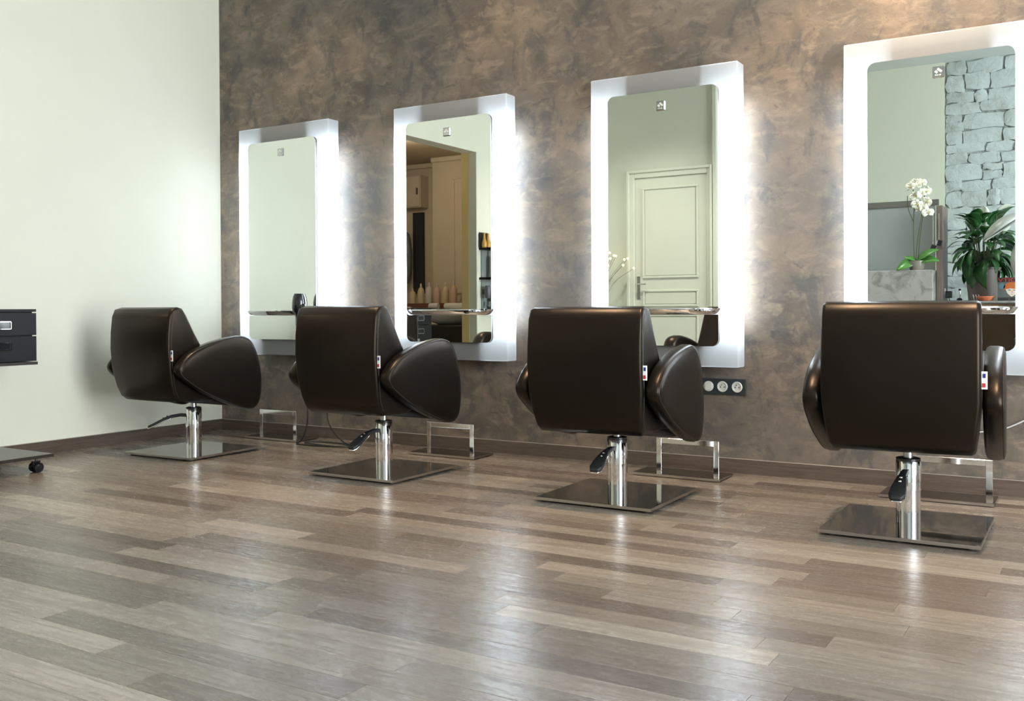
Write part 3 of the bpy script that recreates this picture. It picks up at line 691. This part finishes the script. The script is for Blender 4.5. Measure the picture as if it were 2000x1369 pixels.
t = thing('styling_tool', 'silver and black styling tool standing on the desk near the planter', 'tool', (4.10, -5.25, .872)); MB().lathe([(.022, 0), (.024, .02), (.012, .03)], n=14).build('foot', 'black', t, True); MB().cyl((0, 0, .03), (.006, 0, .10), .006, n=10).build('rod', 'chrome', t, True); MB().box((.002, 0, .105), (.02, .012, .018)).build('head', 'black', t)
t = thing('hair_clips', 'three silver hair clips standing on the desk by the saucer', 'hair clips', (4.235, -5.17, .872))
for k in range(3): MB().tube([(.022*k, 0, 0), (.022*k-.012, .0, .045), (.022*k-.016, .0, .06)], [.004, .006, .003], 8).build('clip', 'rod', t, True)
tag(MB().lathe([(.045, 0), (.060, .012), (.066, .030), (.078, .032), (.079, .042), (.066, .042), (.055, .02)], (4.325, -5.13, .872), 32).build('plant_saucer', 'terra', smooth=True), 'terracotta saucer on the desk in front of the planter', 'saucer')
# orchid
t = thing('orchid', 'white orchid with fresh green leaves on the raised desk block', 'orchid', (3.755, -5.12, 1.16))
MB().lathe([(.058, 0), (.062, .005), (.074, .085), (.078, .088), (.070, .088), (.060, .07)], n=20).build('pot', 'cer', t, True)
def leaf_mesh(L, Wd, droop, fold=.12, n=7):
    b = MB(); rows_ = []
    for i in range(n+1):
        s = i/n; w = Wd*math.sin(math.pi*min(1, .06+.94*s))**.75*(1-.25*s) if i < n else 0.002
        x = L*s*(1-.25*droop*s); z = L*(.35*s-droop*s*s)
        rows_.append([b.bm.verts.new((x, k*w/2, z+fold*abs(k)*w*.6)) for k in (-1, 0, 1)])
    for p, q in zip(rows_, rows_[1:]):
        for k in range(2): b.bm.faces.new((p[k], p[k+1], q[k+1], q[k]))
    return b
def place_leaf(proto, parent, loc, az, tilt, roll=0, sc=1):
    o = proto.copy(); COL.objects.link(o); o.parent = parent; o.location = loc
    o.rotation_euler = (Matrix.Rotation(az, 3, 'Z') @ Matrix.Rotation(-tilt, 3, 'Y') @ Matrix.Rotation(roll, 3, 'X')).to_euler(); o.scale = (sc,)*3
    return o
def solidify(o, th=.0015):
    md = o.modifiers.new('thickness', 'SOLIDIFY'); md.thickness = th; return o
ol = solidify(leaf_mesh(.24, .105, .35).build('leaf', 'leaf2', t, True)); ol.location = (0, 0, .088); ol.rotation_euler = (-.8, -.45, .15)
for az, ti, s in ((.25, -.05, .95), (math.pi-.2, .30, .55), (math.pi+.35, -.10, .75), (math.pi-.5, -.45, .95), (-1.2, .1, .7)): place_leaf(ol, t, (0, 0, .088), az, ti, .9 if math.cos(az) < 0 else -.9, s)
flow = [(-.045, .77), (.0, .80), (.045, .79), (.085, .72), (.05, .70), (-.01, .68), (.095, .62), (.06, .60), (.01, .60), (.10, .52), (.065, .545), (.03, .57)]
st = MB()
for pts in ([(-.02, 0, .08), (-.03, 0, .35), (-.022, 0, .60), (-.03, 0, .74), (-.01, .01, .78)], [(-.01, 0, .08), (.01, 0, .30), (.045, 0, .52), (.055, .0, .66)], [(.01, 0, .08), (.03, 0, .32), (.062, 0, .58), (.066, 0, .74)], [(-.03, 0, .45), (-.075, 0, .58), (-.08, 0, .69)]):
    st.tube(smooth_open(pts, 5), .0035, 6)
st.build('flower_stem', 'stem', t, True)
fb = MB()
for k, (a, L, wd) in enumerate(((90, .052, .034), (210, .050, .030), (330, .050, .030), (15, .056, .060), (165, .056, .060))):
    a = math.radians(a); u = Vector((math.cos(a), 0, math.sin(a))); v = Vector((-math.sin(a), 0, math.cos(a)))
    ring = [fb.bm.verts.new(u*(L*(.5+.5*math.cos(q)))+v*(wd*.5*math.sin(q))+Vector((0, .012*(.5+.5*math.cos(q))**2+.002*(k > 2), 0))) for q in [2*math.pi*i/12 for i in range(12)]]
    fb.bm.faces.new(ring)
fo = solidify(fb.build('flower', 'petal', t, True), .001); MB().lathe([(.003, 0), (.008, .004), (.004, .014)], (0, 0, 0), 8, Matrix.Rotation(-math.pi/2, 3, 'X')).build('flower_center', 'petal_c', fo, True)
fo.location = (flow[0][0], .012, flow[0][1]); fo.rotation_euler = (0, 0, .5)
for (fx, fz) in flow[1:]:
    c = copy_tree(fo, t); c.location = (fx, .012+R.uniform(-.01, .02), fz); c.rotation_euler = (R.uniform(-.3, .2), R.uniform(-.5, .5), R.uniform(-.9, .5))
# peace lily
t = thing('potted_peace_lily', 'large peace lily in a tapered taupe planter on the desk', 'plant', (4.285, -5.33, .872))
MB().lathe([(.118, 0), (.120, .01), (.148, .285), (.153, .29), (.153, .305), (.142, .305), (.138, .27)], n=36).build('planter', 'pot', t, True); MB().cyl((0, 0, .255), (0, 0, .272), .138, n=24).build('soil', 'soil', t)
pl = solidify(leaf_mesh(.34, .17, .75, .05, 9).build('leaf', 'leaf', t, True)); pl.location = (0, 0, .36); pl.rotation_euler = (0, .5, 2.0)
R2 = random.Random(21); sm = MB()
for k in range(75):
    az = k*2.399+R2.uniform(-.3, .3); lv_ = (k % 5)/4
    ti = [-1.05, -.55, -.05, .45, 1.0][k % 5]+R2.uniform(-.2, .2); rr = .10+.05*(1-lv_)+R2.uniform(-.03, .03); zz = .33+.34*lv_+R2.uniform(-.05, .05)
    sc = R2.uniform(.60, .92)*(1-.08*lv_)
    px, py = rr*math.cos(az), rr*math.sin(az)
    if math.cos(az) < -.6: sc *= .74
    if ti < 0 and math.sin(az) > .1 and math.cos(az) > .1: sc *= .6
    place_leaf(pl, t, (px, py, zz), az+R2.uniform(-.4, .4), ti, R2.uniform(-.5, .5), sc)
    sm.tube([(px*.3, py*.3, .27), (px*.7, py*.7, .27+(zz-.27)*.6), (px, py, zz)], .004, 5)
sm.build('leaf_stalk', 'stem', t, True)
sp = solidify(leaf_mesh(.17, .10, .3, .25).build('white_bloom', 'spathe', t, True)); sp.location = (.12, .06, .80); sp.rotation_euler = (.2, -.25, .3)
for loc, az, ti, s in (((.17, .10, .60), .9, .8, .85), ((.03, .12, .74), 1.8, 1.2, .8)): place_leaf(sp, t, loc, az, ti, .3, s)
s2 = MB()
for x, y, z in ((.12, .06, .80), (.17, .10, .60), (.03, .12, .74)): s2.tube([(x*.2, y*.2, .27), (x*.8, y*.9, z*.6), (x, y, z)], .004, 6)
s2.build('bloom_stalk', 'stem', t, True)
# magazine on the desk: cover faces the room, seen reversed in the mirror
t = thing('magazine', 'magazine with red lettering and a red-haired woman, propped on the desk', 'magazine', (4.535, -5.088, .872))
MB().bb(-.11, .11, -.004, 0, 0, .205).build('pages', 'magbg', t); q = MB().bb(-.11, .11, .0, .0012, .165, .205).build('title_band', 'magdark', t)
cu = bpy.data.curves.new('title', 'FONT'); cu.body = 'VTIC'; cu.size = .052; cu.extrude = .0004; cu.align_x = 'LEFT'
fo_ = bpy.data.objects.new('title', cu); dg = None
COL.objects.link(fo_); bpy.context.view_layer.update()
me = bpy.data.meshes.new_from_object(fo_.evaluated_get(bpy.context.evaluated_depsgraph_get())); bpy.data.objects.remove(fo_)
me.materials.clear(); me.materials.append(MT['magred']); lt = bpy.data.objects.new('lettering', me); COL.objects.link(lt); lt.parent = q
lt.location = (-.105, .0016, .167); lt.rotation_euler = (math.pi/2, 0, 0); lt.scale = (1.25, .9, 1)
def disc(name, m, cx_, cz_, rx, rz_, y_, par, n=24):
    b = MB(); b.prism([(cx_+rx*math.cos(2*math.pi*i/n), cz_+rz_*math.sin(2*math.pi*i/n)) for i in range(n)], 'y', y_, y_+.0006); return b.build(name, m, par)
def flat(name, m, poly, y_, par): return MB().prism(poly, 'y', y_, y_+.0006).build(name, m, par)
hr = flat('printed_hair', 'maghair', smooth_closed([(-.055, .085), (-.062, .120), (-.045, .150), (0, .163), (.045, .152), (.064, .122), (.060, .090), (.045, .100), (-.040, .100)], 3), .0002, t)
fc = flat('printed_face', 'magskin', smooth_closed([(-.040, .112), (.048, .112), (.046, .085), (.032, .058), (.008, .038), (-.006, .040), (-.030, .064), (-.041, .088)], 3), .0010, t)
flat('printed_fringe', 'maghair', smooth_closed([(-.044, .104), (-.005, .109), (.046, .102), (.050, .130), (0, .148), (-.046, .132)], 3), .0018, fc)
for sx, tl_ in ((-.016, .12), (.024, -.12)):
    MB().box((sx, .0018, .0935), (.020, .0008, .0055), Matrix.Rotation(tl_, 3, 'Y')).build('printed_eye', 'magdark', fc)
flat('printed_nose', 'magshade', [(.004, .092), (.008, .092), (.011, .070), (.001, .070)], .0014, fc)
flat('printed_mouth', 'magshade', smooth_closed([(-.008, .057), (.004, .060), (.016, .057), (.004, .053)], 3), .0014, fc)
disc('printed_blue', 'magblue', -.075, .130, .025, .028, .0002, t); MB().bb(-.11, .11, .0002, .0010, 0, .03).build('printed_collar', 'magdark', t)
# climazone dryer on a stand
t = thing('hood_dryer', 'pale petal-shaped hood dryer on a chrome stand by the desk', 'hair dryer', (4.457, -4.934, 0))
MB().cyl((0, 0, .06), (0, 0, .795), .020, n=20).build('pole', 'chrome', t, True)
b = MB()
for k in range(5):
    a = 2*math.pi*k/5+.3; b.tube([(0, 0, .07), (.06*math.cos(a), .06*math.sin(a), .055), (.09*math.cos(a), .09*math.sin(a), .05)], .014, 8)
    b.cyl((.09*math.cos(a), .09*math.sin(a)-.01, .025), (.09*math.cos(a), .09*math.sin(a)+.01, .025), .025, n=14)
b.build('star_base', 'black', t, True)
MB().cyl((-.02, 0, .735), (-.055, 0, .735), .014, n=12).build('knob', 'black', t, True)
MB().tube(smooth_open([(0, 0, .79), (.06, 0, .812), (.16, 0, .83), (.24, 0, .95), (.27, 0, 1.2), (.27, 0, 1.36)], 5), .012, 10).build('arm', 'chrome', t, True)
def shell(L, Wd, Dp):
    b = MB(); q = []
    for i in range(9):
        s = i/8; rr = math.sin(math.pi*(.04+.92*s))**.8
        q.append([b.bm.verts.new((L*(s-1), Wd*rr*math.cos(a), Dp*rr*max(0, math.sin(a)))) for a in [math.pi*j/10 for j in range(11)]])
    for p, r_ in zip(q, q[1:]):
        for j in range(10): b.bm.faces.new((p[j], p[j+1], r_[j+1], r_[j]))
    return b
for loc, rot in (((.20, .0, 1.62), (0, -.62, 0)), ((.17, 0, 1.42), (0, -math.pi/2, 0)), ((.45, 0, 1.50), (0, -2.5, 0))):
    s_ = solidify(shell(.40, .12, .09).build('petal_shell', 'lampshell', t, True), .004); s_.location = loc; s_.rotation_euler = rot
    g_ = MB(); g_.prism([(-.36, -.02), (-.2, -.085), (-.04, -.02), (-.04, .02), (-.2, .085), (-.36, .02)], 'z', .004, .010); g_.build('grille', 'grid', s_)
# painted stones of the whitewashed wall (coursed rubble)
R3 = random.Random(5); z = .0
def stone(x0, x1, z0, z1):
    b = MB(); nx, nz = 4, 3; y_ = YB2-.035; fr_ = []
    j = lambda a: R3.uniform(-a, a)
    face = R3.uniform(.016, .030); tx, tz = j(.007), j(.008); mx, mz = (x0+x1)/2, (z0+z1)/2; hx, hz = (x1-x0)/2, (z1-z0)/2
    for iz in range(nz+1):
        row = []
        for ix in range(nx+1):
            ex, ez_ = ix in (0, nx), iz in (0, nz); u, v = ix/nx*2-1, iz/nz*2-1
            cut = .09 if ex and ez_ else 0
            dep = face*(.60 if (ex and ez_) else .72 if (ex or ez_) else 1.0)+tx*u+tz*v+R3.uniform(0, .009)
            row.append(b.bm.verts.new((mx+hx*u*(1-cut*.35)+j(.013), y_+max(.008, dep), mz+hz*v*(1-cut)+j(.012))))
        fr_.append(row)
    for a, c in zip(fr_, fr_[1:]):
        for i in range(nx): b.bm.faces.new((a[i], a[i+1], c[i+1], c[i]))
    loop = fr_[0]+[r[-1] for r in fr_[1:]]+fr_[-1][-2::-1]+[r[0] for r in fr_[-2:0:-1]]
    back = [b.bm.verts.new((v.co.x, y_-.004, v.co.z)) for v in loop]
    for i in range(len(loop)):
        k = (i+1) % len(loop); b.bm.faces.new((loop[i], back[i], back[k], loop[k]))
    return b
while z < CH-.05:
    hh = min(R3.uniform(.09, .17), CH-z); x = 3.885
    while x < 5.6:
        L = R3.uniform(.11, .38); q = R3.uniform(-.018, .018)
        if hh > .14 and L < .22 and R3.random() < .5:
            mz = z+hh*R3.uniform(.4, .6)
            stone(x+.001, x+L-.001, z-.002, mz-.001).build('stone', 'stone', wst, 42); stone(x+.001, x+L-.001, mz+.001, z+hh+.001).build('stone', 'stone', wst, 42)
        else: stone(x+R3.uniform(0, .006), x+L-R3.uniform(0, .006), z+q*.4+R3.choice((0, 0, .006)), z+hh+q*.5).build('stone', 'stone', wst, 42)
        x += L
    z += hh
